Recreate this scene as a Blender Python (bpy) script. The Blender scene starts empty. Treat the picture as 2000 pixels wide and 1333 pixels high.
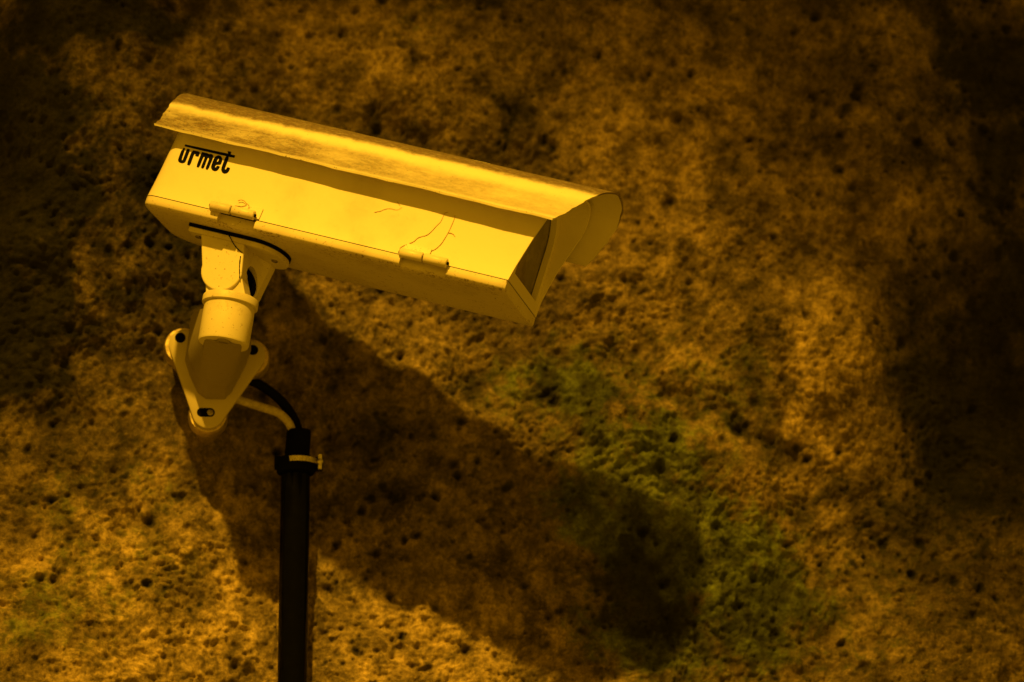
import bpy, math
import numpy as np
from mathutils import Vector, Matrix
sc = bpy.context.scene
C = sc.collection
R = math.radians
# ------------------------------------------------------------------ camera, world, lamp, exposure
S = 0.00055                    # metres per unit; housing and bracket are measured in these units
ALPHA, PSI, D = R(17.0), R(5.0), 8000.0
r_ = Vector((math.cos(PSI), -math.sin(PSI), 0))
b_ = Vector((-math.sin(PSI), -math.cos(PSI), 0))
up = Vector((0, 0, 1))
vz = (b_*math.cos(ALPHA) - up*math.sin(ALPHA)).normalized()   # towards the viewer
vy = (b_*math.sin(ALPHA) + up*math.cos(ALPHA)).normalized()
CAM = Vector((0, 0, 1.6))
cd = bpy.data.cameras.new('camera'); cam = bpy.data.objects.new('camera', cd); C.objects.link(cam)
cam.matrix_world = Matrix.Translation(CAM) @ Matrix((r_, vy, vz)).transposed().to_4x4()
cd.sensor_width = 36; cd.lens = 36*D/2000; cd.clip_start = .1; cd.clip_end = 100
cd.dof.use_dof = True; cd.dof.focus_distance = (D+170)*S; cd.dof.aperture_fstop = 3.4
sc.camera = cam
w = bpy.data.worlds.new('World'); sc.world = w; w.use_nodes = True
w.node_tree.nodes['Background'].inputs[0].default_value = (1.0, .475, .006, 1)
_N, _K = w.node_tree.nodes, w.node_tree.links        # street glow: stronger from the lit street below and in front, weak from above
_tc = _N.new('ShaderNodeTexCoord'); _d = _N.new('ShaderNodeVectorMath'); _d.operation = 'DOT_PRODUCT'
_d.inputs[1].default_value = Vector((-.1, -.95, -.28)).normalized(); _K.new(_tc.outputs['Generated'], _d.inputs[0])
_m = _N.new('ShaderNodeMapRange'); _m.inputs[1].default_value = -1; _m.inputs[2].default_value = 1
_m.inputs[3].default_value = .03; _m.inputs[4].default_value = .56
_K.new(_d.outputs['Value'], _m.inputs[0]); _K.new(_m.outputs[0], _N['Background'].inputs[1])
SUBJ = CAM - vz*D*S + r_*(-300*S)
LT = Vector((.30, 1.0, -1.00)).normalized()      # direction the lamp light travels
LP = SUBJ - LT*4.2
ld = bpy.data.lights.new('street_lamp_light', 'SPOT'); lo = bpy.data.objects.new('street_lamp_light', ld); C.objects.link(lo)
lo.location = LP
AIM = SUBJ + r_*.15 + Vector((0, .25, -.34))
lo.rotation_euler = (AIM-LP).to_track_quat('-Z', 'Y').to_euler()
ld.energy = 1330; ld.color = (1.0, .51, .022); ld.shadow_soft_size = .06
ld.spot_size = R(20.5); ld.spot_blend = 1.0
sc.view_settings.view_transform = 'Standard'; sc.view_settings.look = 'None'
sc.view_settings.exposure = 0; sc.view_settings.gamma = 1
sc.render.engine = 'CYCLES'
sc.render.resolution_x = 1024; sc.render.resolution_y = 682

# ------------------------------------------------------------------ frames
lv = Vector((.930, -.226, .290)); wv = Vector((.220, -.285, -.933))
lv.normalize(); wv = (wv - lv*wv.dot(lv)).normalized(); uv_ = wv.cross(lv) if False else lv.cross(wv)
def v2w(v): return r_*v.x + vy*v.y + vz*v.z
Lw, Ww, Uw = v2w(lv), v2w(wv), v2w(uv_)
def pix(px, py, depth=D):         # a point seen at (px,py) of the 2000 px photo at a view depth
    return CAM + (r_*(px-1000) + vy*(666.5-py) - vz*D)*(depth/D)*S
H0 = pix(992, 547)                # front near corner of the lid seam
HM = Matrix((Lw, Ww, Uw)).transposed().to_4x4(); HM.translation = H0
def proj(p):
    d = p - CAM; z = -d.dot(vz)
    return 1000 + d.dot(r_)/z*D, 666.5 - d.dot(vy)/z*D
def hl(L, W, U): return HM @ Vector((L*S, W*S, U*S))
def on_side(px, py, Wf):          # (L, U) of the point of the surface W = Wf(U) seen at a pixel
    L, U = -400., 60.
    for _ in range(20):
        x, y = proj(hl(L, Wf(U), U)); e = .5
        xl, yl = proj(hl(L+e, Wf(U), U)); xu, yu = proj(hl(L, Wf(U+e), U+e))
        a, b, c, d = (xl-x)/e, (xu-x)/e, (yl-y)/e, (yu-y)/e
        det = a*d-b*c; rx, ry = px-x, py-y
        L += (rx*d - b*ry)/det; U += (a*ry - c*rx)/det
    return L, U
def on_under(px, py, U):          # (L, W) of a point of the plane U = const
    L, W = -400., 60.
    for _ in range(20):
        x, y = proj(hl(L, W, U)); e = .5
        xl, yl = proj(hl(L+e, W, U)); xu, yu = proj(hl(L, W+e, U))
        a, b, c, d = (xl-x)/e, (xu-x)/e, (yl-y)/e, (yu-y)/e
        det = a*d-b*c; rx, ry = px-x, py-y
        L += (rx*d - b*ry)/det; W += (a*ry - c*rx)/det
    return L, W
def atY(px, py, Y):               # world point seen at a pixel on the vertical plane y = Y
    d = pix(px, py) - CAM
    return CAM + d*((Y-CAM.y)/d.y)

# ------------------------------------------------------------------ materials
def nm(name):
    m = bpy.data.materials.new(name); m.use_nodes = True
    nt = m.node_tree; return m, nt, nt.nodes, nt.links, nt.nodes['Principled BSDF']
def rgb(c): return (c[0], c[1], c[2], 1)
def noise(N, K, co, scale, detail=6, rough=.6, dist=0):
    n = N.new('ShaderNodeTexNoise'); n.inputs['Scale'].default_value = scale
    n.inputs['Detail'].default_value = detail; n.inputs['Roughness'].default_value = rough
    n.inputs['Distortion'].default_value = dist; K.new(co, n.inputs['Vector']); return n.outputs['Fac']
def ramp(N, K, f, a, b, va=0., vb=1.):
    n = N.new('ShaderNodeMapRange'); n.interpolation_type = 'SMOOTHSTEP'
    n.inputs[1].default_value = a; n.inputs[2].default_value = b; n.inputs[3].default_value = va; n.inputs[4].default_value = vb
    K.new(f, n.inputs[0]); return n.outputs[0]
def mixc(N, K, f, a, b):
    n = N.new('ShaderNodeMix'); n.data_type = 'RGBA'
    for s, v in ((6, a), (7, b)):
        if hasattr(v, 'is_linked') or hasattr(v, 'links'): K.new(v, n.inputs[s])
        else: n.inputs[s].default_value = rgb(v)
    if hasattr(f, 'links'): K.new(f, n.inputs[0])
    else: n.inputs[0].default_value = f
    return n.outputs[2]
def math_(N, K, op, a, b=None):
    n = N.new('ShaderNodeMath'); n.operation = op
    for i, v in enumerate((a, b)):
        if v is None: continue
        if hasattr(v, 'links'): K.new(v, n.inputs[i])
        else: n.inputs[i].default_value = v
    return n.outputs[0]
def painted(name, base=(.78, .74, .66), dirt=(.16, .095, .05), amount=.5, rough=.42, speck=.72, band=None, coat=0, spec=.35, chip=None):
    m, nt, N, K, P = nm(name); P.inputs['Specular IOR Level'].default_value = spec
    P.inputs['Coat Weight'].default_value = coat; P.inputs['Coat Roughness'].default_value = .22
    tc = N.new('ShaderNodeTexCoord').outputs['Object']
    big = noise(N, K, tc, 14, 5, .6); fine = noise(N, K, tc, 130, 8, .7); sp = noise(N, K, tc, 420, 3, .6)
    streak = N.new('ShaderNodeMapping'); streak.inputs['Scale'].default_value = (1, 1, .25); K.new(tc, streak.inputs[0])
    st = noise(N, K, streak.outputs[0], 60, 6, .7)
    grime = ramp(N, K, big, .45, .75, 0, amount*.45)
    mott = ramp(N, K, math_(N, K, 'ADD', math_(N, K, 'MULTIPLY', big, .5), math_(N, K, 'MULTIPLY', fine, .5)), .52, .66, 0, amount*.5)
    f = math_(N, K, 'MAXIMUM', grime, mott)
    spk = math_(N, K, 'MULTIPLY', ramp(N, K, sp, speck, speck+.04), ramp(N, K, fine, .48, .6))
    f = math_(N, K, 'MAXIMUM', f, math_(N, K, 'MULTIPLY', spk, .9))
    if chip:
        sz = N.new('ShaderNodeSeparateXYZ'); K.new(tc, sz.inputs[0]); zc = sz.outputs[2]
        inb = math_(N, K, 'MULTIPLY', ramp(N, K, zc, chip[0]-.0012, chip[0]+.0006), ramp(N, K, zc, chip[1]-.0006, chip[1]+.0012, 1, 0))
        cn = noise(N, K, tc, 260, 5, .75)
        f = math_(N, K, 'MAXIMUM', f, math_(N, K, 'MULTIPLY', math_(N, K, 'MULTIPLY', inb, ramp(N, K, cn, .53, .58)), ramp(N, K, big, .42, .6, .15, .9)))
    col = mixc(N, K, f, base, dirt)
    if band:                        # dust settled on the shield: list of (z range, strength) zones
        sep = N.new('ShaderNodeSeparateXYZ'); K.new(tc, sep.inputs[0]); z = sep.outputs[2]
        zz = math_(N, K, 'ADD', z, math_(N, K, 'MULTIPLY', math_(N, K, 'SUBTRACT', st, .5), .010))
        sepx = ramp(N, K, sep.outputs[0], -.45, -.15, .007, 0)
        top = ramp(N, K, math_(N, K, 'ADD', zz, sepx), band[2], band[3])
        low = math_(N, K, 'MULTIPLY', ramp(N, K, zz, band[0], band[1], 1, 0), ramp(N, K, sep.outputs[0], -.36, .05, 1, .5))
        hs = N.new('ShaderNodeMapping'); hs.inputs['Scale'].default_value = (.35, 1, 1); K.new(tc, hs.inputs[0])
        f2 = noise(N, K, hs.outputs[0], 300, 6, .75); f3 = noise(N, K, hs.outputs[0], 45, 5, .6)
        d1 = math_(N, K, 'MULTIPLY', low, ramp(N, K, f3, .30, .60, .62, 1.0))
        d1 = math_(N, K, 'MULTIPLY', d1, ramp(N, K, f2, .38, .58, .78, 1.0))
        d1 = math_(N, K, 'MULTIPLY', d1, ramp(N, K, z, 137*S, 145*S, 0, 1))
        d2 = math_(N, K, 'MULTIPLY', top, ramp(N, K, f2, .3, .55, .75, 1.0))
        dd = math_(N, K, 'MAXIMUM', d1, d2)
        dd = math_(N, K, 'MAXIMUM', dd, math_(N, K, 'MULTIPLY', math_(N, K, 'MULTIPLY', low, ramp(N, K, sp, .60, .64)), ramp(N, K, fine, .45, .55)))
        dirtc = mixc(N, K, ramp(N, K, sp, .4, .65), (.10, .050, .016), (.03, .015, .006))
        col = mixc(N, K, math_(N, K, 'MULTIPLY', dd, .9), col, dirtc)
        K.new(math_(N, K, 'ADD', .30, math_(N, K, 'MULTIPLY', dd, .5)), P.inputs['Roughness'])
    else:
        K.new(math_(N, K, 'ADD', rough, math_(N, K, 'MULTIPLY', f, .35)), P.inputs['Roughness'])
    K.new(col, P.inputs['Base Color'])
    bp = N.new('ShaderNodeBump'); bp.inputs['Strength'].default_value = .12; bp.inputs['Distance'].default_value = .0015
    K.new(math_(N, K, 'ADD', math_(N, K, 'MULTIPLY', fine, .5), math_(N, K, 'MULTIPLY', f, .4)), bp.inputs['Height']); K.new(bp.outputs[0], P.inputs['Normal'])
    return m
M = {}
M['shell'] = painted('white_paint', (.66, .60, .55), amount=.34, rough=.5, speck=.735, spec=.25)
M['tray'] = painted('white_paint_worn', (.62, .55, .49), amount=.6, rough=.42, speck=.60, chip=(-23*S, -18*S))
M['shield'] = painted('white_paint_dusty', (.74, .68, .62), amount=.35, rough=.36, speck=.66, band=(178*S, 204*S, 212*S, 226*S), coat=.35)
M['frame'] = painted('frame_paint', (.66, .60, .52), amount=.15, rough=.4, speck=.75)
M['cast'] = painted('cast_paint', (.64, .58, .52), amount=.75, rough=.45, speck=.62)
M['plate'] = painted('cast_paint_old', (.46, .40, .30), amount=.4, rough=.55, speck=.68)
M['arm'] = painted('arm_paint_shaded_dirty', (.27, .23, .16), amount=.8, rough=.6, speck=.62)  # base darkened to paint in the underside's shade, with mottled dirt over it
def plain(name, c, rough=.5, metal=0, bump=0, scale=200, spec=.5):
    m, nt, N, K, P = nm(name); P.inputs['Specular IOR Level'].default_value = spec
    tc = N.new('ShaderNodeTexCoord').outputs['Object']; f = noise(N, K, tc, scale, 6, .65)
    K.new(mixc(N, K, ramp(N, K, f, .35, .7), tuple(x*.7 for x in c), tuple(min(1, x*1.15) for x in c)), P.inputs['Base Color'])
    K.new(ramp(N, K, f, .3, .7, rough*.8, min(1, rough*1.2)), P.inputs['Roughness']); P.inputs['Metallic'].default_value = metal
    if bump:
        bp = N.new('ShaderNodeBump'); bp.inputs['Strength'].default_value = bump; bp.inputs['Distance'].default_value = .001
        K.new(f, bp.inputs['Height']); K.new(bp.outputs[0], P.inputs['Normal'])
    return m
M['black'] = plain('black_rubber', (.002, .002, .002), .75, spec=.05)
M['ink'] = plain('black_ink', (.002, .002, .002), .6, spec=.04)
M['conduit'] = plain('black_plastic', (.0012, .0014, .001), .13, 0, .05, 90, spec=.07)
M['steel'] = plain('steel', (.55, .5, .42), .3, 1, .3, 400)
M['dullsteel'] = plain('dull_steel', (.30, .26, .2), .45, 1, .3, 300)
M['spacer'] = plain('spacer_metal', (.62, .5, .36), .38, .75, .3, 120)
M['beige'] = plain('beige_cable', (.42, .36, .27), .5)
M['tendril'] = plain('dry_tendril', (.38, .19, .06), .8)
M['inside'] = plain('dark_inside', (.02, .018, .014), .7)
M['barrel'] = plain('lens_barrel', (.30, .27, .18), .35)  # pale colour imitates the light streak in the window
m, nt, N, K, P = nm('window_glass'); M['glass'] = m
P.inputs['Base Color'].default_value = (.30, .28, .22, 1); P.inputs['Roughness'].default_value = .12
P.inputs['Transmission Weight'].default_value = .6; P.inputs['IOR'].default_value = 1.5; P.inputs['Alpha'].default_value = 1
tc = N.new('ShaderNodeTexCoord').outputs['Object']; f = noise(N, K, tc, 30, 6, .6)
K.new(mixc(N, K, ramp(N, K, f, .4, .7), (.20, .17, .11), (.38, .32, .20)), P.inputs['Base Color'])

# ------------------------------------------------------------------ mesh helpers
def obj(name, verts, faces, mat, parent=None, sharp=40, bevel=0, seg=2, smooth=True):
    me = bpy.data.meshes.new(name); me.from_pydata([tuple(v) for v in verts], [], faces); me.validate(); me.update()
    import bmesh
    bm = bmesh.new(); bm.from_mesh(me); bmesh.ops.recalc_face_normals(bm, faces=bm.faces); bm.to_mesh(me); bm.free()
    if smooth:
        for p in me.polygons: p.use_smooth = True
        me.set_sharp_from_angle(angle=R(sharp))
    me.materials.append(mat)
    o = bpy.data.objects.new(name, me); C.objects.link(o)
    if parent: o.parent = parent
    if bevel:
        b = o.modifiers.new('b', 'BEVEL'); b.width = bevel*S; b.segments = seg; b.limit_method = 'ANGLE'; b.angle_limit = R(38); b.harden_normals = True
    return o
class G:
    """collects geometry in a frame given by fn(point)->Vector (metres)"""
    def __init__(s, fn=None): s.v = []; s.f = []; s.fn = fn or (lambda p: Vector(p)*S)
    def add(s, vs, fs):
        n = len(s.v); s.v += [s.fn(p) for p in vs]; s.f += [[i+n for i in f] for f in fs]; return s
    def grid(s, rows, closed=False, caps=False):
        n = len(rows[0]); vs = [p for r in rows for p in r]; fs = []
        for i in range(len(rows)-1):
            for j in range(n if closed else n-1):
                k = (j+1) % n; fs.append([i*n+j, i*n+k, (i+1)*n+k, (i+1)*n+j])
        if caps: fs.append(list(range(n))[::-1]); fs.append([(len(rows)-1)*n+j for j in range(n)])
        return s.add(vs, fs)
    def prism(s, poly, a, b, axis):   # poly of 2-D points, extruded along axis 0/1/2 from a to b
        def P(q, t):
            q = list(q); q.insert(axis, t); return tuple(q)
        return s.grid([[P(q, a) for q in poly], [P(q, b) for q in poly]], True, True)
    def tube(s, pts, rad, n=14, caps=True):
        pts = [Vector(p) for p in pts]; rows = []; prev = None
        for i, p in enumerate(pts):
            t = (pts[min(i+1, len(pts)-1)] - pts[max(i-1, 0)]).normalized()
            a = prev if prev is not None else (Vector((0, 0, 1)) if abs(t.z) < .9 else Vector((1, 0, 0)))
            x = (a - t*a.dot(t)).normalized(); prev = x; y = t.cross(x)
            rr = rad[i] if isinstance(rad, (list, tuple)) else rad
            rows.append([p + (x*math.cos(2*math.pi*k/n) + y*math.sin(2*math.pi*k/n))*rr for k in range(n)])
        return s.grid(rows, True, caps)
def spline(ctrl, n=8):
    c = [Vector(p) for p in ctrl]; c = [c[0]*2-c[1]] + c + [c[-1]*2-c[-2]]; out = []
    for i in range(1, len(c)-2):
        for k in range(n):
            t = k/n; a, b, d, e = c[i-1], c[i], c[i+1], c[i+2]
            out.append(.5*((2*b) + (d-a)*t + (2*a-5*b+4*d-e)*t*t + (-a+3*b-3*d+e)*t**3))
    out.append(c[-2]); return out
def tagit(o, label, cat, group=None, kind=None):
    if label: o['label'] = label
    if cat: o['category'] = cat
    if group: o['group'] = group
    if kind: o['kind'] = kind
rng = np.random.default_rng(5)

# ------------------------------------------------------------------ bracket frame
UB = -24.0
# pivot of the joint, seen at (447,548), half way across the housing
PV = None
fu = UB-6.5
pA = on_under(370, 441, fu); pB = on_under(490, 471, fu); pC = on_under(570, 514, fu)
FW = pA[1]; FWF = 256-FW
_L, _U = on_side(433, 527, lambda U: FW)
PIVOT = hl(_L, 97.0, _U)
ROLL = R(8)
YC = PIVOT.y
CB = atY(436, 674, YC)                       # bottom centre of the swivel tube
YP = YC + 268*S                              # front face of the wall plate
mx = Vector((math.cos(ROLL), 0, -math.sin(ROLL))); mz = Vector((math.sin(ROLL), 0, math.cos(ROLL)))
YW = YP + 142*S                               # mean wall surface behind the plate
print('pivot', _L, _U, 'YC', YC, 'YP', YP, 'YW', YW)

# ------------------------------------------------------------------ wall
def axis(lo, hi, flo, fhi, step):
    a = list(np.arange(flo, fhi, step)); s = step; x = flo; left = []
    while x > lo: s *= 1.07; x -= s; left.append(x)
    s = step; x = a[-1]; right = []
    while x < hi: s *= 1.07; x += s; right.append(x)
    return np.array(left[::-1] + a + right)
ctr = atY(1000, 666, YW)
xs = axis(ctr.x-2.2, ctr.x+2.2, ctr.x-.66, ctr.x+.66, .00165)
zs = axis(ctr.z-2.6, ctr.z+2.2, ctr.z-.47, ctr.z+.47, .00165)
X, Z = np.meshgrid(xs, zs)
def h2(i, j, s):
    n = (i.astype(np.int64)*374761393 + j.astype(np.int64)*668265263 + s*974711) & 0x7fffffff
    n = ((n ^ (n >> 13))*1274126177) & 0x7fffffff
    return ((n ^ (n >> 16)) & 0xffffff)/float(0xffffff)
def vn(x, z, s):
    i = np.floor(x); j = np.floor(z); fx = x-i; fz = z-j; fx = fx*fx*fx*(fx*(fx*6-15)+10); fz = fz*fz*fz*(fz*(fz*6-15)+10)
    a = h2(i, j, s)*(1-fx)+h2(i+1, j, s)*fx; b = h2(i, j+1, s)*(1-fx)+h2(i+1, j+1, s)*fx
    return (a*(1-fz)+b*fz)*2-1
def fbm(x, z, f, oct, s, g=.5):
    o = 0; a = 1; t = 0
    for k in range(oct):
        ca, sa = math.cos(k*1.1+s), math.sin(k*1.1+s)
        o = o+a*vn((x*ca-z*sa)*f+k*17.3, (x*sa+z*ca)*f-k*9.1, s+k); t += a; a *= g; f *= 2.03
    return o/t
def worley(x, z, f, s):
    x = x*f; z = z*f; i = np.floor(x); j = np.floor(z); d1 = np.full(x.shape, 9.); idv = np.zeros(x.shape)
    for a in (-1, 0, 1):
        for b in (-1, 0, 1):
            px = i+a+h2(i+a, j+b, s); pz = j+b+h2(i+a, j+b, s+7)
            d = np.sqrt((x-px)**2+(z-pz)**2); m_ = d < d1; d1 = np.where(m_, d, d1); idv = np.where(m_, h2(i+a, j+b, s+3), idv)
    return d1, idv
def wp(px, py):
    p = atY(px, py, YW); return p.x, p.z
def gau(px, py, rx, rz, ang=0):
    cx, cz = wp(px, py); dx = X-cx; dz = Z-cz; c, s = math.cos(R(ang)), math.sin(R(ang))
    u = (dx*c+dz*s)/(rx*S); v = (-dx*s+dz*c)/(rz*S); return np.exp(-(u*u+v*v))
def wseg(px0, py0, px1, py1, wid, warp):
    x0, z0 = wp(px0, py0); x1, z1 = wp(px1, py1); dx, dz = x1-x0, z1-z0; l2 = dx*dx+dz*dz
    t = np.clip(((X-x0)*dx+(Z-z0)*dz)/l2, 0, 1); d = np.hypot(X-x0-t*dx, Z-z0-t*dz)+warp
    return np.exp(-(d/(wid*S))**2)
warpx = fbm(X, Z, 9, 4, 11)*.02; warpz = fbm(X, Z, 9, 4, 23)*.02
XX, ZZ = X+warpx, Z+warpz
hgt = fbm(XX, ZZ, 2.6, 3, 1)*.045                            # broad undulation, + is towards the viewer
hgt += fbm(XX, ZZ, 7, 4, 2)*.024
r1 = fbm(XX, ZZ, 30, 5, 3, .6)
hgt += r1*.0085
rd = 1-np.abs(fbm(XX, ZZ, 16, 5, 4, .55)); hgt -= np.clip(rd-.94, 0, 1)*.04*np.clip(.5+2*fbm(X, Z, 3, 2, 61), 0, 1)         # thin crevices
wd, wi = worley(XX+r1*.004, ZZ+r1*.004, 85, 5); hgt += np.sqrt(np.clip(.40-wd, 0, 1))*(wi > .72)*.0065    # lumps of aggregate
lowl = np.clip(gau(150, 1200, 520, 330)+gau(700, 1330, 500, 200), 0, 1); hgt += lowl*(fbm(XX, ZZ*1.8, 55, 4, 16, .62)*.0055 + np.abs(fbm(XX, ZZ, 110, 3, 17, .6))*.004)
rdl = 1-np.abs(fbm(XX*.8+ZZ*.5, ZZ*1.3-XX*.4, 13, 4, 14, .5)); hgt -= lowl*np.clip(rdl-.95, 0, 1)*.07*np.clip(.4+2*fbm(X, Z, 9, 3, 88), 0, 1)
wd2, wi2 = worley(XX, ZZ, 150, 6); hgt += np.clip(.6-wd2, 0, 1)*(.2+wi2)*.0045
wd3, wi3 = worley(X+r1*.003, Z, 45, 8); pit = np.clip(.36-wd3*1.0, 0, 1)*(wi3 > .90); hgt -= pit*.024
wd4, wi4 = worley(X, Z+r1*.003, 90, 9); pit2 = np.clip(.40-wd4, 0, 1)*(wi4 > .84); hgt -= pit2*.009
hgt += fbm(X, Z, 160, 3, 12, .6)*.0018
wy = fbm(X, Z, 14, 3, 31)*.008
hgt += .020*fbm(XX, ZZ, 60, 3, 15, .6)*.22 -.055*gau(300, -60, 330, 130) + .045*np.clip((gau(315, -25, 125, 85)*(1+.5*fbm(X, Z, 25, 3, 19))-.35)*5, 0, 1)          # ledge at the top
hgt += .030*gau(1600, 620, 150, 200, 20) + .018*gau(1560, 760, 120, 120)  # smooth pale bulge
hgt -= .016*wseg(1240, 735, 1560, 890, 30, np.abs(wy)*1.2)*(.6+.8*vn(X*30, Z*30, 77))                 # dark crevice
hgt += .016*wseg(1180, 810, 1500, 980, 90, 0)                              # lip under it
hgt -= .06*gau(1900, 700, 150, 330, -10) + .05*gau(1960, 200, 160, 260)
hgt -= .022*gau(1250, 1150, 260, 230)
hgt += .016*gau(650, 120, 230, 90, -15) - .018*gau(860, 280, 260, 45, -12)
x0_, z0_ = wp(0, 830); tq = np.clip((Z-z0_), -1, 1)
wl_ = 1/(1+np.exp((X-wp(330, 0)[0])/.045))
hgt += wl_*(np.where(tq > 0, np.minimum(tq, .5)*.30, np.minimum(-tq, .5)*.50))                              # hollow: brow above, ledge below, at the left
rw = np.clip(X-wp(1760, 0)[0]+fbm(X, Z, 4, 4, 91)*.16, 0, 2); hgt -= .45*rw*rw/(rw+.30)
lw = np.clip(wp(110, 0)[0]-X+fbm(X, Z, 5, 4, 93)*.05, 0, .14)*np.clip(tq*4, 0, 1); hgt -= .9*lw
flat = gau(420, 745, 150, 150); hgt = hgt*(1-.7*flat)
flat = gau(580, 1100, 60, 500); hgt = np.where(hgt > .01, hgt*(1-.6*flat), hgt)
hgt += wseg(1200, 860, 1300, 1000, 190, 0)*np.clip(fbm(X, Z, 75, 4, 51, .65), 0, 1)*.008
hgt += np.clip(fbm(XX, ZZ, 4.5, 3, 52)*3-.4, 0, 1)*.006      # edges where a skin of plaster has come away
Yv = YW - hgt
nx, nz = len(xs), len(zs)
co = np.stack([X-ctr.x, Yv-YW, Z-ctr.z], -1).reshape(-1, 3).astype(np.float32)
ii = np.arange(nx*nz).reshape(nz, nx)
q = np.stack([ii[:-1, :-1], ii[:-1, 1:], ii[1:, 1:], ii[1:, :-1]], -1).reshape(-1, 4).astype(np.int32)
me = bpy.data.meshes.new('rock_wall'); me.vertices.add(len(co)); me.vertices.foreach_set('co', co.ravel())
me.loops.add(q.size); me.loops.foreach_set('vertex_index', q.ravel())
me.polygons.add(len(q)); me.polygons.foreach_set('loop_start', np.arange(0, q.size, 4, dtype=np.int32))
me.update(calc_edges=True); me.polygons.foreach_set('use_smooth', np.ones(len(q), bool))
# growth of algae (a stain with its own shape), stored per vertex
al = 1.1*gau(1235, 870, 190, 150, -30) + 1.2*gau(1250, 1110, 190, 190) + .4*gau(1040, 760, 130, 90)+.35*gau(1460, 1180, 200, 150)+.5*gau(1350, 960, 200, 160) + .55*gau(1150, 760, 120, 90) + .5*gau(1420, 720, 140, 100)
al += .55*gau(250, 960, 170, 120, 20)+.5*gau(60, 1200, 160, 200)+.35*gau(330, 1150, 200, 160)+.45*gau(1420, 1180, 230, 150)+.3*gau(820, 60, 260, 80)+.25*gau(1700, 1150, 300, 260)
hal = np.clip(al, 0, 1)
al = np.clip(al*(.80+1.3*fbm(X, Z, 12, 6, 41, .65)) + .22*fbm(X, Z, 6, 4, 43), 0, 1)
pale = np.clip(1.2*gau(315, -15, 95, 50)+1.2*gau(120, 1260, 440, 300)+1.2*gau(650, 1290, 420, 240)+1.0*gau(1600, 640, 130, 170, 15)+.8*gau(1500, 820, 200, 110, -20)+.6*gau(1640, 1030, 90, 160)+.5*gau(1100, 900, 170, 80, -25)+.9*gau(620, 90, 300, 120, -10)+.8*gau(1250, 330, 300, 260)+.7*gau(1780, 420, 130, 70, 35)+.4*gau(750, 650, 250, 120), 0, 1)  # paler stone; lower-left patches also paint in the stronger light
edge = 2.2*gau(-20, 280, 230, 560)+1.1*gau(190, 40, 170, 170)+.5*gau(1000, -20, 160, 60)+.9*gau(230, 560, 170, 230)+.55*gau(420, 330, 240, 160)+.6*gau(1980, 720, 230, 450)+.7*gau(1990, 150, 190, 220)+.45*gau(950, 240, 200, 60, -15)+.5*gau(1790, 780, 120, 260)+1.5*gau(1265, 1130, 120, 150)  # light falloff towards the upper left and borders, painted into the wall colour
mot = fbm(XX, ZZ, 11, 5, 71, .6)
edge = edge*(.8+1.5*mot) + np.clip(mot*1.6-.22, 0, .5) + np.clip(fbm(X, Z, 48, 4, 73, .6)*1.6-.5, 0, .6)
dark = np.clip(edge+np.clip(-hgt*14-.02, 0, .6) + pit*2.2 + pit2*1.2 + .35*wseg(1240, 735, 1560, 890, 20, 0), 0, 1)  # colour also darker in hollows, pits and along the crevice
ca = me.color_attributes.new('stain_shade', 'FLOAT_COLOR', 'POINT')
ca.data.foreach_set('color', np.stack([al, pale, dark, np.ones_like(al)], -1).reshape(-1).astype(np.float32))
wall = bpy.data.objects.new('rock_wall', me); C.objects.link(wall); wall.location = (ctr.x, YW, ctr.z)
tagit(wall, 'rough crumbling rock wall with green algae patches behind the camera', 'wall', kind='structure')
m, nt, N, K, P = nm('rough_rock'); me.materials.append(m)
tc = N.new('ShaderNodeTexCoord').outputs['Object']
at = N.new('ShaderNodeAttribute'); at.attribute_name = 'stain_shade'
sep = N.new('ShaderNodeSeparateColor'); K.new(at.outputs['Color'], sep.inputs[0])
n1 = noise(N, K, tc, 9, 6, .65); n2 = noise(N, K, tc, 70, 8, .7); n3 = noise(N, K, tc, 320, 4, .7)
c = mixc(N, K, ramp(N, K, n1, .3, .7), (.085, .060, .028), (.215, .158, .078))
c = mixc(N, K, math_(N, K, 'MULTIPLY', ramp(N, K, n2, .42, .68), .75), c, (.030, .028, .009))
c = mixc(N, K, math_(N, K, 'MULTIPLY', ramp(N, K, n3, .52, .7), .4), c, (.34, .25, .15))
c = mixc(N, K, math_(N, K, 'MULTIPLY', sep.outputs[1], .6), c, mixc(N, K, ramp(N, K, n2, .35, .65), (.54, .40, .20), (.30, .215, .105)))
g = mixc(N, K, ramp(N, K, n2, .35, .65), (.018, .044, .006), (.12, .165, .022))
c = mixc(N, K, math_(N, K, 'MULTIPLY', ramp(N, K, math_(N, K, 'ADD', sep.outputs[0], math_(N, K, 'MULTIPLY', math_(N, K, 'SUBTRACT', n2, .5), .9)), .18, .85), .72), c, g)
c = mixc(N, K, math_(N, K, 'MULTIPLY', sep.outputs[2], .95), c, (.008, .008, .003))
n4 = noise(N, K, tc, 26, 6, .62, .15); n5 = noise(N, K, tc, 150, 6, .75)
def mul(c, f):
    v = N.new('ShaderNodeVectorMath'); v.operation = 'SCALE'; K.new(c, v.inputs[0]); K.new(f, v.inputs[3]); return v.outputs[0]
c = mul(c, ramp(N, K, n4, .34, .66, .50, 1.5)); c = mul(c, ramp(N, K, n5, .36, .64, .72, 1.3))
K.new(c, P.inputs['Base Color']); P.inputs['Roughness'].default_value = .88; P.inputs['Specular IOR Level'].default_value = .3
bp = N.new('ShaderNodeBump'); bp.inputs['Strength'].default_value = .9; bp.inputs['Distance'].default_value = .006
K.new(math_(N, K, 'ADD', math_(N, K, 'MULTIPLY', n2, .6), math_(N, K, 'MULTIPLY', n5, .7)), bp.inputs['Height']); K.new(bp.outputs[0], P.inputs['Normal'])

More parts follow.
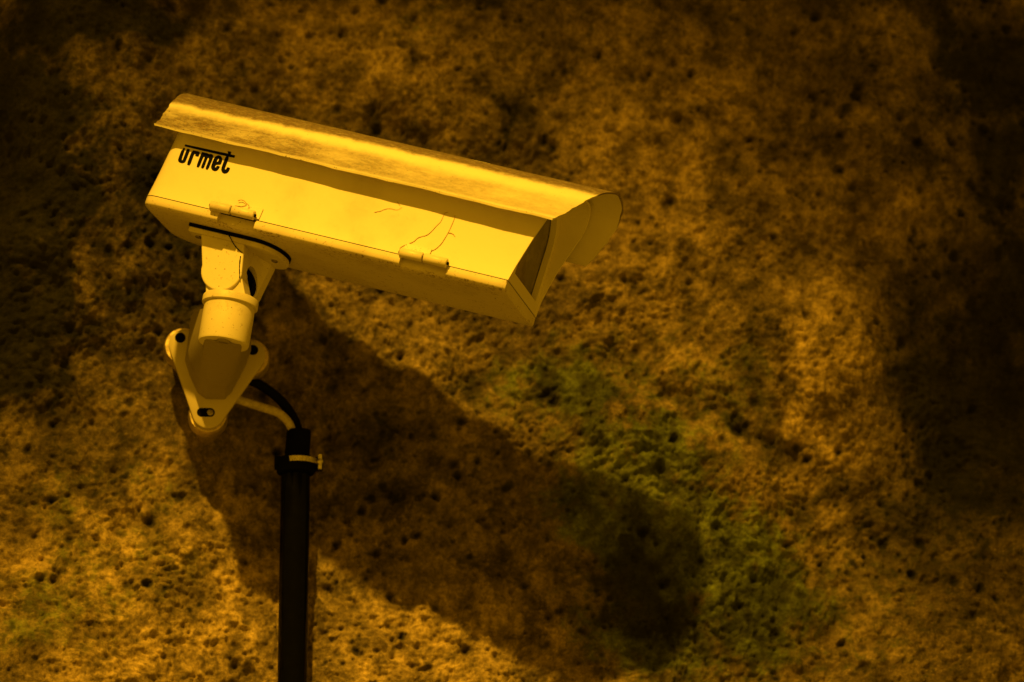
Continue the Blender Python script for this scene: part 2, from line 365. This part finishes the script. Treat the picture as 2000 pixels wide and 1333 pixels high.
# ------------------------------------------------------------------ the security camera
base = bpy.data.objects.new('security_camera', None); C.objects.link(base)
PC = atY(418, 722, YP); base.location = PC; base.empty_display_size = .1
tagit(base, 'old white box security camera with dusty sunshield bolted to the rock wall', 'security camera')
BI = Matrix.Translation(-PC)
def hpart(name, g, mat, parent=None, **k):       # a part in the housing's own frame
    o = obj(name, g.v, g.f, mat, None, **k)
    if parent: o.parent = parent
    else: o.parent = base; o.matrix_local = BI @ HM
    return o
def bpart(name, g, mat, parent=None, **k):       # a part in the bracket's frame (x right, y into the wall, z up), origin at the base
    o = obj(name, g.v, g.f, mat, parent or base, **k); return o
def bf(p):                                       # bracket units measured from the tube's bottom centre
    return (CB - PC) + (mx*p[0] + Vector((0, 1, 0))*p[1] + mz*p[2])*S

# lid profile (W, U), near side first
WMID = 127.0; HB = 240.0
def lid_prof(off=0.):
    pts = [(0, 0), (3, 12), (6.5, 30), (10.5, 60), (14, 100), (16, 150)]
    for k in range(1, 9):
        a = math.pi - k*math.pi/2/8; pts.append((16+95+95*math.cos(a), 150+78*math.sin(a)))
    far = [(0, 0), (5, 12), (10, 30), (13, 60), (15, 100), (16, 165)]
    for k in range(1, 9):
        a = math.pi - k*math.pi/2/8; far.append((16+72+72*math.cos(a), 165+68*math.sin(a)))
    pts = pts + [(140, 231)] + [(2*WMID-a, b) for a, b in far[::-1]]
    if off:
        out = []
        for i, (a, b) in enumerate(pts):
            p0 = pts[max(i-1, 0)]; p1 = pts[min(i+1, len(pts)-1)]; t = Vector((p1[0]-p0[0], p1[1]-p0[1])).normalized()
            out.append((a+t.y*off, b-t.x*off))
        return out
    return pts
def s_front(U): return float(np.interp(U, [0, 35, 92, 142, 183, 218, 242], [0, 5, 18, 33, 48, 58, 64]))
def near_W(U): return float(np.interp(U, [-40, 0, 12, 30, 60, 100, 150], [0, 0, 3, 6.5, 10.5, 14, 16]))
LR, RN, RF = -786.0, 26.0, 80.0
def insets(d):
    f = lambda r: r-math.sqrt(max(0, r*r-(r-min(d, r))**2))
    return f(RN), f(RF)
DS = [0, 1, 3, 6.5, 11, 17, 24, 34, 48, 64, 80]
def mapW(W, d):
    a, b = insets(d); t = max(0, min(1, W/254)); return W+a*(1-t)-b*t
g = G(); prof = lid_prof(); secs = []
def lean(U): return U*.10
secs.append([(LR+lean(p[1]), WMID+(p[0]-WMID)*.02, 100+(p[1]-100)*.02) for p in prof])
for d in DS:
    secs.append([(LR+d+lean(p[1]), mapW(p[0], d), p[1]-insets(d)[0]*.35*(max(0, p[1]-100)/130)) for p in prof])
for L in np.linspace(LR+130, -40, 12):
    secs.append([(L, p[0], p[1]) for p in prof])
secs.append([(s_front(p[1]), p[0], p[1]) for p in prof])
pin = lid_prof(4.0)
secs.append([(s_front(max(0, p[1])), p[0], max(p[1], 0)) for p in pin])
secs.append([(-30, p[0], max(p[1], 0)) for p in pin])
g.grid(secs)
lid = hpart('upper_shell', g, M['shell'], sharp=50)

# lower tray
def tray_prof(n0=0.):
    pr = [(n0, -1.6), (n0-.8, -9), (n0-.8, -16.5), (n0+1.5, -19.5), (n0+7, -21.8), (n0+20, -23.2), (60, UB)]
    far = [(0, -1.6), (-.8, -10), (0, -17), (5, -21), (20, -23.3), (60, UB)]
    return pr + [(WMID*2-a, b) for a, b in far[::-1]]
h1a, _ = on_side(427, 420, lambda U: 0.); h1b, _ = on_side(498, 436, lambda U: 0.)
h2a, _ = on_side(784, 500, lambda U: 0.); h2b, _ = on_side(873, 527, lambda U: 0.)
g = G(); secs = []; tp = tray_prof()
def sec(L, kx=1, n0=0.): return [(L, WMID+(p[0]-WMID)*kx, p[1]) for p in tray_prof(n0)]
secs.append([(LR, WMID+(p[0]-WMID)*.02, p[1]*.6) for p in tp])
for d in DS:
    q_ = insets(d)[0]/RN
    secs.append([(LR+d, mapW(p[0], d), p[1]*(1-.38*q_*q_)) for p in tp])
for a, b in ((h1a, h1b), (h2a, h2b)):
    secs += [sec(a-.3), sec(a, n0=13.), sec(b, n0=13.), sec(b+.3)]
secs += [sec(-30), sec(-3), sec(-.5, (WMID-1.2)/WMID)]
g.grid(secs); n = len(tp)
g.add(secs[-1], [list(range(n))])                         # front end cap
ic = [(s[0][0], s[0][1]+2, -2.2) for s in secs]
g.grid([[(s[0][0], s[0][1], -1.6) for s in secs], [(s[-1][0], s[-1][1], -1.6) for s in secs]])
tray = hpart('lower_tray', g, M['tray'], sharp=50)
# dark seal between lid and tray
g = G(); g.grid([[(s[0][0], s[0][1]+2.5, -2.2) for s in secs[:-1]], [(s[0][0], s[0][1]+2.5, .8) for s in secs[:-1]]])
g.grid([[(-3, 3, -2.2), (-3, 251, -2.2)], [(-3, 3, .8), (-3, 251, .8)]])
hpart('seam_seal', g, M['black'], lid)

# sun shield
half = [(6, 0), (12.5, 3), (18, 9), (29, 21), (40, 37), (54, 57), (69, 76), (84, 89), (103, 101), (126, 111), (146, 117), (160, 119)]
LIPU = 135.0; LIPW = -33.0
sp_ = [(LIPW+a, LIPU+b) for a, b in spline([(a, b, 0) for a, b in half], 3) and [(p[0], p[1]) for p in spline([(a, b, 0) for a, b in half], 3)]]
farp = [(0, 0), (0, 12), (6, 34), (16, 56), (30, 76), (52, 96), (84, 109), (122, 117), (160, 119)]
fp = [(LIPW+320-p[0], LIPU+p[1]) for p in spline([(a, b, 0) for a, b in farp], 3)]
sp_ = sp_[:-1] + fp[::-1]
def shift(pts, off):
    out = []
    for i, (a, b) in enumerate(pts):
        p0 = pts[max(i-1, 0)]; p1 = pts[min(i+1, len(pts)-1)]; t = Vector((p1[0]-p0[0], p1[1]-p0[1])).normalized()
        out.append((a+t.y*off, b-t.x*off))
    return out
spi = shift(sp_, 4.2)
def sh_front(U): return 59 + (U-LIPU)*.60
SR = -806.0
Ls = np.concatenate([[0, .004], np.linspace(.02, .98, 36), [.996, 1]])
def shsec(pts, t):
    out = []
    for a, b in pts:
        L = SR + (b-LIPU)*-.02 + t*(sh_front(b)-SR)
        e = math.sin(L*.021)*.5+math.sin(L*.0533+1)*.4 + math.sin(L*.11+b)*.25 - 3.5*(1-t)*0 + 4.0*(1-t)   # slightly wavy sheet
        edge = max(0, 1-(b-LIPU)/22)
        if t < .01 or t > .99: L += math.sin(b*.21)*1.0 + math.sin(b*.5)*.6
        a2 = a + max(0, 1-(a+33)/120)*9*(1-t)
        out.append((L, a2, b + e*(.35+.9*edge)))
    return out
g = G(); rows_o = [shsec(sp_, t) for t in Ls]; rows_i = [shsec(spi, t) for t in Ls]
n = len(sp_)
loop = [ro + ri[::-1] for ro, ri in zip(rows_o, rows_i)]
g.grid(loop, True)
for r0 in (loop[0], loop[-1]):
    g.add(r0, [[j, j+1, 2*n-2-j, 2*n-1-j] for j in range(n-1)])
shield = hpart('sunshield', g, M['shield'], sharp=50)
shield.data.materials.append(M['shell'])
for p in shield.data.polygons:
    if all(v % (2*n) >= n for v in p.vertices if v < len(loop)*2*n) and max(p.vertices) < len(loop)*2*n: p.material_index = 1
for L in (-600, -160):
    g = G(); g.prism([(L-20, 100), (L+20, 100), (L+20, 154), (L-20, 154)], 229, LIPU+119-5, 2)
    hpart('shield_mount', g, M['cast'], shield)

# window frame and glass
def arch(w0, w1, u0, u1, rt, rb=4, n=8):
    P_ = []
    for cx, cz, a0, rr in ((w0+rb, u0+rb, 180, rb), (w1-rb, u0+rb, 270, rb), (w1-rt, u1-rt, 0, rt), (w0+rt, u1-rt, 90, rt)):
        for k in range(n+1):
            a = R(a0+90*k/n); P_.append((cx+rr*math.cos(a), cz+rr*math.sin(a)))
    return P_
from mathutils.geometry import tessellate_polygon
o2 = [(a, max(b, .8)) for a, b in lid_prof(4.3)]
i_ = arch(32, 221, 24, 204, 70, 4)
def plate_hole(g, outer, inner, x0, x1):
    loops = [[Vector((a, b, 0)) for a, b in outer], [Vector((a, b, 0)) for a, b in inner]]
    tri = tessellate_polygon(loops); pts = outer+inner; n = len(pts)
    vs = [(x0, a, b) for a, b in pts] + [(x1, a, b) for a, b in pts]
    fs = [list(t) for t in tri] + [[i+n for i in t] for t in tri]; k = 0
    for l in (outer, inner):
        m_ = len(l)
        for j in range(m_): fs.append([k+j, k+(j+1) % m_, n+k+(j+1) % m_, n+k+j])
        k += m_
    g.add(vs, fs)
g = G(); plate_hole(g, o2, i_, -13, -.5)
fr = hpart('window_frame', g, M['frame'], sharp=30)
g = G(); g.prism(arch(28, 225, 20, 212, 72, 5), -18, -14.2, 0)
hpart('window_pane', g, M['glass'], fr)
g = G(); g.prism([(34, 6), (220, 6), (220, 168), (34, 168)], -330, -320, 0)
g.grid([[(-325, 34, 8), (-325, 220, 8), (-325, 220, 168), (-325, 34, 168)], [(-20, 34, 8), (-20, 220, 8), (-20, 220, 190), (-20, 40, 190)]], True)
hpart('housing_interior', g, M['inside'], lid)
g = G(); g.tube([(-300, 120, 100), (-90, 120, 100)], 52, 28); g.tube([(-90, 120, 100), (-50, 120, 100)], 44, 28)
ln = hpart('camera_lens', g, M['barrel'], sharp=30)

# hinges
axA = on_side(411, 400, lambda U: -7.); axB = on_side(452, 411, lambda U: -7.); axC = on_side(498, 423, lambda U: -7.)
bxA = on_side(780, 494, lambda U: -7.); bxB = on_side(827, 504, lambda U: -7.); bxC = on_side(875, 514, lambda U: -7.)
for nh, (A, B, Cc) in enumerate(((axA, axB, axC), (bxA, bxB, bxC))):
    um = (A[1]+Cc[1])/2
    g = G()
    up_first = nh == 1
    la, lb = (A[0]+3, B[0]+8) if up_first else (B[0]+2, Cc[0]+8)
    g.grid([[(la, near_W(u)-w_, u) for u in (2, 14, 26)] + [(la, near_W(u)-.2, u) for u in (26, 14, 2)] for w_ in (3.2,)] +
           [[(lb, near_W(u)-3.2, u) for u in (2, 14, 26)] + [(lb, near_W(u)-.2, u) for u in (26, 14, 2)]], True, True)
    la2, lb2 = (B[0]+1, Cc[0]-1) if up_first else (A[0]+1, B[0]-1)
    g.prism([(la2, -6), (lb2, -6), (lb2, 13.5), (la2, 13.5)], um-3.5, um+3.5, 2)
    hg = hpart('hinge', g, M['tray'], bevel=.8)
    for (p, q_) in ((A, B), (B, Cc)):
        g = G(); a, b = p[0]+1.6, q_[0]-1.6
        g.tube([(a, -7, um), (a+1, -7, um), (b-1, -7, um), (b, -7, um)], [8.6, 9.8, 9.8, 8.6], 20)
        hpart('knuckle', g, M['tray'], hg, sharp=60)
    g = G(); g.tube([(A[0]-1.5, -7, um), (Cc[0]+1.5, -7, um)], 3.4, 12); hpart('hinge_pin', g, M['black'], hg)  # pin coloured black so the knuckle gaps look like contact shadow

# logo lettering on the near side, drawn as outlines in logo units (1/15.385 photo px)
def lg(x, y): return on_side(340+x/15.385, 270+y/15.385, near_W)
letters = {
 'bar': [(285,183),(1625,475),(1610,400),(1722,415),(1700,498),(1832,525),(1815,598),(1660,570),(1555,545),(272,245)],
 'u': [(255,283),(345,305),(235,640),(240,672),(262,668),(390,320),(492,345),(370,660),(335,735),(265,765),(190,755),(130,715),(118,650)],
 'r': [(545,365),(770,415),(768,470),(735,565),(635,540),(650,485),(610,480),(480,832),(378,805)],
 'm': [(835,420),(900,438),(960,450),(1000,455),(1045,490),(1100,478),(1160,500),(1182,555),(1165,620),(1022,960),(938,935),(1055,640),(1040,590),(1010,600),(890,925),(800,900),(925,590),(905,560),(880,580),(755,890),(665,870)],
 't': [(1555,545),(1660,570),(1525,920),(1535,955),(1570,940),(1595,878),(1690,900),(1650,1000),(1590,1060),(1510,1072),(1445,1035),(1415,960),(1430,880)],
}
from mathutils.geometry import tessellate_polygon
g = G()
def letter(poly, hole=None):
    loops = [[Vector((x, y, 0)) for x, y in poly]] + ([[Vector((x, y, 0)) for x, y in hole]] if hole else [])
    tri = tessellate_polygon(loops); pts = [p for l in loops for p in l]
    ps = [lg(p.x, p.y) for p in pts]; n = len(ps)
    vs = [(L, near_W(U)-.9, U) for L, U in ps] + [(L, near_W(U)+.5, U) for L, U in ps]
    fs = [list(t) for t in tri]; k = 0
    for l in loops:
        m_ = len(l)
        for j in range(m_): fs.append([k+j, k+(j+1) % m_, n+k+(j+1) % m_, n+k+j])
        k += m_
    g.add(vs, fs)
def rnd(poly, it=1):
    for _ in range(it):
        o = []
        for i in range(len(poly)):
            a = poly[i]; b = poly[(i+1) % len(poly)]
            o += [(a[0]*.82+b[0]*.18, a[1]*.82+b[1]*.18), (a[0]*.18+b[0]*.82, a[1]*.18+b[1]*.82)]
        poly = o
    return poly
letter(letters['bar'])
for k in 'urmt': letter(rnd(letters[k]))
eo = [(1340,520),(1410,550),(1452,620),(1445,700),(1405,800),(1310,805),(1262,805),(1228,870),(1240,890),(1262,885),(1290,835),(1385,855),(1345,930),(1290,985),(1220,1000),(1150,965),(1112,900),(1120,830),(1190,640),(1250,555)]
letter(rnd(eo), rnd([(1330,615),(1352,625),(1350,655),(1322,715),(1290,718),(1288,690)]))
hpart('logo_lettering', g, M['ink'], lid, smooth=False)

# flange, gasket and yoke under the housing
FL0 = pA[0]; FLn = pB[0]; FL1 = pC[0]
def flange_outline(e=0.):
    pts = [(FL0-e, FW-e), (FLn, FW-e)]
    ry = (FWF-FW)/2+e; cx = FLn; cw = (FW+FWF)/2; rx = FL1-FLn+e
    for k in range(1, 24):
        a = -math.pi/2 + math.pi*k/24; pts.append((cx+rx*math.cos(a)**.8, cw+ry*math.sin(a)))
    pts += [(FLn, FWF+e), (FL0-e, FWF+e)]
    return pts
g = G(); g.prism(flange_outline(1.5), UB+.6, fu, 2); gk_ = g
fl = None
g = G(); g.prism(flange_outline(), fu, fu-11, 2); fl = hpart('mounting_flange', g, M['cast'], bevel=2.5)
hpart('gasket', gk_, M['black'], fl)
# slotted bolt holes of the flange with a bolt each
for (l_, w_) in ((FL0+16, FW+26), (FL1-24, 128)):
    g = G(); g.tube([(l_, w_, fu-9.5), (l_, w_, fu-14), (l_, w_, fu-15)], [7, 7, 5.5], 6)
    hpart('flange_bolt', g, M['dullsteel'], fl)
pu = _U; pl = _L
top = fu-10
tl, _ = on_side(392, 456, lambda U: FW); trr, _ = on_side(477, 478, lambda U: FW); frr, _ = on_side(541, 520, lambda U: FWF)
def ear(rb, L0, L1):
    p = [(L0, top)]
    for k in range(0, 17):
        a = math.pi + math.pi*k/16; p.append((pl+rb*math.cos(a), pu+rb*math.sin(a)))
    p.append((L1, top)); return p
e1 = ear(44, tl, trr); e2 = ear(44, tl, frr)
g = G(); g.prism(e1, FW, FW+34, 1)
yk = hpart('yoke', g, M['cast'], bevel=3.5, seg=3)
g = G(); g.prism(e2, FWF-34, FWF, 1)
hpart('yoke_ear', g, M['cast'], yk, bevel=3.5, seg=3)
g = G()
rows_ = []
for t in np.linspace(0, 1, 9):
    wq = FW+30+(FWF-30-FW-30)*t; bow = math.sin(math.pi*t)
    lo2 = pu-8+ 46*bow**.7; Lr = trr+(frr-trr)*t; Lrb = pl+43
    k = (top-lo2)/(top-pu)
    rows_.append([(tl+2, wq, top), (tl+(pl-43-tl)*min(1, k)+bow*6, wq, lo2), (pl, wq, lo2+8*bow), (Lr+(Lrb-Lr)*min(1, k)-bow*10, wq, lo2), (Lr-bow*6-1, wq, top)])
g.grid(rows_, True, True); hpart('yoke_web', g, M['cast'], yk, sharp=25)
g = G(); g.tube([(pl, 140, pu), (pl, FWF-35, pu)], 40, 28); hpart('slot_shade_disc', g, M['black'], yk, sharp=30)  # black disc added to paint the shade in the gap by the far ear
# pivot bolt
g = G(); g.tube([(pl-2, FW+20, pu), (pl-2, FWF-20, pu)], 12, 16); hpart('pivot_bolt', g, M['dullsteel'], yk)

# swivel tube with collar and tongue, bracket frame
g = G(bf)
pr = [(0, 50), (-1, 47), (3, 51), (10, 52), (60, 51.5), (92, 51)]
nS = 48
def ring(z, r, sh=0): return [(r*math.cos(2*math.pi*k/nS)+sh, r*math.sin(2*math.pi*k/nS), z) for k in range(nS)]
g.grid([ring(2, 24), ring(1.5, 30), ring(0, 31), ring(0, 46), ring(1.5, 50), ring(5, 51.5), ring(60, 51.5), ring(84, 51)], True, True)
tb = bpart('swivel_tube', g, M['cast'], sharp=35)
g = G(bf); g.grid([ring(81, 50), ring(81.5, 55), ring(83, 56.5), ring(96, 56.5), ring(98.5, 55), ring(99, 40)], True, True)
bpart('collar', g, M['cast'], tb, sharp=35)
# tongue rising into the yoke, facing along the pivot axis
pv = PIVOT - CB
pz = pv.dot(mz)/S; px_ = pv.dot(mx)/S
wx = Ww.dot(mx); wy_ = Ww.y; nl = math.hypot(wx, wy_); wx /= nl; wy_ /= nl
def tf(p):  # p=(across, along pivot axis, z)
    return bf((p[0]*wy_ + p[1]*wx + px_*max(0, min(1, (p[2]-100)/max(1, pz-100))), -p[0]*wx + p[1]*wy_, p[2]))
g = G(tf)
tp_ = [(-42, 95), (-38, pz)] + [(38*math.cos(math.pi-math.pi*k/14), pz+30*math.sin(math.pi*k/14)) for k in range(1, 14)] + [(38, pz), (42, 95)]
g.prism(tp_, -38, 14, 1); bpart('tongue', g, M['cast'], tb, bevel=3)
# grub screw in the bottom of the tube
g = G(bf); g.tube([(0, -30, 2.5), (0, -30, -3), (0, -30, -4)], [13, 13, 11], 24); gs = bpart('tube_screw', g, M['arm'], tb)
g = G(bf); g.prism([(-9, -32), (9, -32), (9, -28), (-9, -28)], -5.2, -3, 2); bpart('screw_slot', g, M['dullsteel'], gs)

# wall plate, arm
def pl2(px, py, dy=0.): 
    p = atY(px, py, YP+dy*S); return p - PC
class GW(G):
    def __init__(s): G.__init__(s, lambda p: Vector(p))
cs = [(359, 672, 31), (489, 694, 31), (407, 806, 33)]
ctrs = [pl2(a, b) for a, b, _ in cs]; rad = [31*S, 31*S, 33*S]
def hull(scale=1., grow=0.):
    out = []
    m3 = (ctrs[0]+ctrs[1]+ctrs[2])/3
    c2 = [m3+(c-m3)*scale for c in ctrs]
    order = [0, 1, 2]                                # TL, TR, B clockwise
    for i in range(3):
        a, b, c_ = c2[i-1], c2[i], c2[(i+1) % 3]
        d0 = (b-a).normalized(); d1 = (c_-b).normalized()
        n0 = math.atan2(d0.x, -d0.z); n1 = math.atan2(d1.x, -d1.z)   # outward normal angle = left of travel
        A0 = math.atan2(d0.x, -d0.z); A1 = math.atan2(d1.x, -d1.z)
        # outward normals for clockwise travel: (-dz, dx)
        a0 = math.atan2(d0.x, -d0.z); a1 = math.atan2(d1.x, -d1.z)
        while a1 > a0: a1 -= 2*math.pi
        while a1 < a0-2*math.pi: a1 += 2*math.pi
        for k in range(11):
            t = a0+(a1-a0)*k/10; rr = rad[i]*scale+grow
            out.append((b.x+rr*math.cos(t), b.z+rr*math.sin(t)))
    return out
ho = hull()
g = GW(); TH = 13*S
hi = hull(1, -2.5*S)
g.grid([[(a, 0, b) for a, b in hi], [(a, 2.0*S, b) for a, b in ho], [(a, TH, b) for a, b in ho]], True, True)
plate = bpart('wall_plate', g, M['plate'], sharp=50)
for (sx, sy, slot) in ((352, 660, 0), (494, 684, 0), (402, 806, 1)):
    c_ = pl2(sx, sy)
    g = GW()
    if slot:
        pts = [(c_.x+(-9*S if math.cos(t) < 0 else 9*S)+9.5*S*math.cos(t), c_.z+9.5*S*math.sin(t)) for t in np.linspace(0, 2*math.pi, 25)[:-1]]
    else:
        pts = [(c_.x+11*S*math.cos(t), c_.z+11*S*math.sin(t)) for t in np.linspace(0, 2*math.pi, 25)[:-1]]
    g.prism(pts, -.5*S, 6*S, 1)
    hole = bpart('screw_recess', g, M['black'], plate)
    g = GW(); off = 9*S if slot else 0
    g.tube([(c_.x+off, 2*S, c_.z), (c_.x+off, -1.6*S, c_.z), (c_.x+off, -2.4*S, c_.z)], [6.5*S, 6.5*S, 4.5*S], 16)
    bpart('screw', g, M['dullsteel'] if slot else M['black'], plate)
for i, c_ in enumerate(ctrs):
    g = GW(); q0 = 38*S
    g.tube([(c_.x, TH+1*S, c_.z), (c_.x, TH+1.2*S, c_.z), (c_.x, TH+8*S, c_.z), (c_.x, TH+38*S, c_.z), (c_.x, TH+50*S, c_.z), (c_.x, TH+56*S, c_.z), (c_.x, TH+175*S, c_.z)],
           [30*S, 38*S, 41*S, 41*S, 37*S, 26*S, 24*S], 32)
    bpart('spacer', g, M['spacer'], plate, sharp=60)
# arm: from the plate out to the swivel tube
def P2(px, py): v = pl2(px, py); return (v.x, v.z)
a0 = [P2(*q) for q in ((366, 668), (361, 705), (371, 736), (386, 768), (402, 780), (438, 781), (452, 768), (466, 742), (480, 715), (490, 686))]
tr = [P2(*q) for q in ((486, 640), (372, 625))]
sA = a0 + tr
cbx = bf((0, 0, 0))
def bc(x, z): v = bf((x, 0, z)); return (v.x, v.z)
sC = [bc(-43, 40), bc(-43, 24), bc(-42, 12), bc(-38, 1), bc(-22, -2.5), bc(22, -2.5), bc(38, 1), bc(42, 12), bc(43, 24), bc(43, 40), bc(42, 70), bc(-42, 70)]
g = GW(); rows_ = []
yc = (YC-PC.y)
for t, e in ((0, 0), (.12, .03), (.35, .22), (.65, .60), (.85, .86), (1, 1)):
    rows_.append([(a[0]*(1-e)+b[0]*e, 1.2*S + (yc-22*S-1.2*S)*t, a[1]*(1-e)+b[1]*e) for a, b in zip(sA, sC)])
g.grid(rows_, True, True)
arm = bpart('bracket_arm', g, M['arm'], sharp=35)

# ------------------------------------------------------------------ cables, conduit, clamp
YT = YP + 22*S
def wpth(pts, Y): return [atY(a, b, Y+dy*S) for a, b, dy in pts]
def mk_tube(name, pts, rad, mat, label, cat, group=None):
    p = [Vector(q_) for q_ in pts]; o0 = p[0].copy(); g = GW(); g.tube([q_-o0 for q_ in spline(p, 8)], rad*S, 14)
    o = obj(name, g.v, g.f, mat, None, sharp=60); o.location = o0; tagit(o, label, cat, group); return o
def atp(a, b, d): return atY(a, b, YP+(d+62)*S)
mk_tube('cable', [atp(455, 735, -25), atp(500, 748, -8), atp(540, 775, 14), atp(568, 808, 20), atp(582, 842, 18), atp(586, 885, 20)], 10, M['black'],
        'black cable curving from behind the wall plate into the conduit', 'cable')
mk_tube('cable', [atp(455, 778, -25), atp(480, 786, -14), atp(515, 797, 4), atp(545, 808, 10), atp(565, 828, 14), atp(573, 850, 16), atp(576, 885, 20)], 9, M['beige'],
        'pale beige cable entering the conduit below the black one', 'cable')
ptop = atp(584, 842, 22); pm = atp(577, 930, 22); pb = atp(571, 1333, 22)
dirv = (pb-pm).normalized()
con = bpy.data.objects.new('conduit_pipe', None); C.objects.link(con); con.location = ptop
tagit(con, 'black plastic conduit pipe running up the wall to the cables', 'conduit pipe')
def rel(p): return p-ptop
g = GW()
def tubeprof(lst, n=40):
    rows_ = []
    for (t, rr) in lst:
        c_ = ptop.lerp(pm, t) if t <= 1 else pm + dirv*(t-1)
        rows_.append([rel(c_)+Vector((rr*S*math.cos(2*math.pi*k/n), rr*S*math.sin(2*math.pi*k/n), 0)) for k in range(n)])
    return rows_
rr_ = tubeprof([(.95, 20), (.95, 29), (1.0, 30.5), (1.05, 30.5), (1.2, 30.5), (3.2, 30.5)])
g.grid(rr_, True, True); o = obj('pipe', g.v, g.f, M['conduit'], con, sharp=50)
g = GW(); g.grid(tubeprof([(.25, 20), (0, 20), (0, 24.5), (.05, 25.5), (.6, 26), (.62, 30), (.98, 31.5)]), True); obj('end_sleeve', g.v, g.f, M['black'], con, sharp=50)
# clamp
g = GW(); g.grid(tubeprof([(.62, 30), (.62, 38), (.64, 40), (.92, 40), (.95, 38), (.95, 30)]), True)
g2 = g; cc = rel(atp(583, 906, 22))
lug = []
for sgn in (-1, 1):
    x0, x1 = (34, 50) if sgn > 0 else (-50, -34)
    g.prism([((x0)*S+cc.x, cc.y-9*S), (x1*S+cc.x, cc.y-9*S), (x1*S+cc.x, cc.y+9*S), (x0*S+cc.x, cc.y+9*S)], cc.z-13*S, cc.z+13*S, 2)
cl = obj('pipe_clamp', g.v, g.f, M['black'], con, sharp=50, bevel=1)
g = GW(); n = 40; rows_ = []
for rr, z in ((40.2, -6), (41.8, -5.5), (41.8, 5.5), (40.2, 6)):
    rows_.append([Vector((cc.x+rr*S*math.cos(2*math.pi*k/n), cc.y+rr*S*math.sin(2*math.pi*k/n), cc.z+(z+1)*S)) for k in range(n)])
g.grid(rows_, True); obj('metal_band', g.v, g.f, M['steel'], cl, sharp=50)
g = GW()
sx_ = cc.x+44*S
g.tube([(sx_, cc.y-16*S, cc.z+1*S), (sx_, cc.y-19*S, cc.z+1*S), (sx_, cc.y-21*S, cc.z+1*S)], [6.5*S, 6.5*S, 3.5*S], 12)
g.prism([(sx_-4*S, cc.y-17*S), (sx_+4*S, cc.y-17*S), (sx_+4*S, cc.y-9*S), (sx_-4*S, cc.y-9*S)], cc.z-15*S, cc.z+17*S, 2)
obj('clamp_screw', g.v, g.f, M['steel'], cl, sharp=40, bevel=.6)
g = GW(); g.tube([(cc.x, cc.y+38*S, cc.z), (cc.x, cc.y+150*S, cc.z)], 9*S, 12); obj('clamp_stud', g.v, g.f, M['dullsteel'], cl)

# ------------------------------------------------------------------ dried tendrils clinging to the housing
def tendril(paths, label, Woff=-.9, rad=.7):
    g = G(); p0 = None
    for pth in paths:
        pts = []
        for (x, y) in pth:
            L, U = on_side(x, y, near_W); pts.append((L, near_W(U)+Woff, U))
        sp2 = spline(pts, 6)
        sp2 = [p+Vector((0, 0, (rng.random()-.5)*.9)) for p in sp2]
        g.tube(sp2, [rad*(1-.55*i/len(sp2))*(.8+.5*rng.random()) for i in range(len(sp2))], 6)
    o = obj('dried_tendril', [HM @ Vector(v) for v in g.v], g.f, M['tendril'], None)
    c0 = HM @ Vector(g.v[0])
    for v in o.data.vertices: v.co -= c0
    o.location = c0
    tagit(o, label, 'dried tendril', 'dried tendrils clinging to the camera'); return o
z3 = lambda x, y: (760+x/8.33, 400+y/8.33)
tendril([[z3(170, 790), z3(190, 700), z3(300, 650), z3(400, 605), z3(480, 540), z3(610, 500), z3(700, 430), z3(770, 350), z3(840, 280), z3(905, 150), z3(960, 128)]],
        'long thin brown tendril curving up left from the front hinge')
tendril([[z3(635, 752), z3(690, 755), z3(770, 715), z3(850, 640), z3(900, 565), z3(960, 465), z3(1010, 360), z3(1060, 240), z3(1072, 175)], [z3(970, 460), z3(1035, 480), z3(1075, 525)]],
        'forked thin brown tendril on the right of the front hinge', rad=.8)
z5 = lambda x, y: (600+x/3.92, 260+y/3.92)
tendril([[z5(515, 608), z5(560, 600), z5(620, 580), z5(690, 590), z5(728, 570)], [z5(710, 560), z5(690, 525)]],
        'faint short tendril high on the middle of the camera side', rad=.45)
def tendril_ear(paths, label):
    g = G()
    for pth in paths:
        pts = []
        for (x, y) in pth:
            L, U = on_side(300+x/4.76, 420+y/4.76, lambda U: FW-1.2); pts.append((L, FW-1.2, U))
        sp2 = spline(pts, 6); g.tube(sp2, [.9*(.6+.8*rng.random()) for _ in sp2], 6)
    o = obj('dried_tendril', [HM @ Vector(v) for v in g.v], g.f, M['ink'], None)
    c0 = HM @ Vector(g.v[0])
    for v in o.data.vertices: v.co -= c0
    o.location = c0; tagit(o, label, 'dried tendril', 'dried tendrils clinging to the camera')
tendril_ear([[(690, 175), (715, 215), (735, 255), (770, 305), (800, 335), (826, 352)], [(808, 385), (800, 450), (798, 520), (800, 590)]],
            'dark thread hanging down the front of the mounting joint')
z2 = lambda x, y: (390+x/14.28, 370+y/14.28)
tendril([[z2(1090, 340), z2(1200, 320), z2(1320, 410), z2(1390, 480), z2(1380, 545)], [z2(1000, 480), z2(1150, 500), z2(1290, 480), z2(1340, 430)]],
        'curled brown tendril caught above the rear hinge', Woff=-4.5, rad=.8)
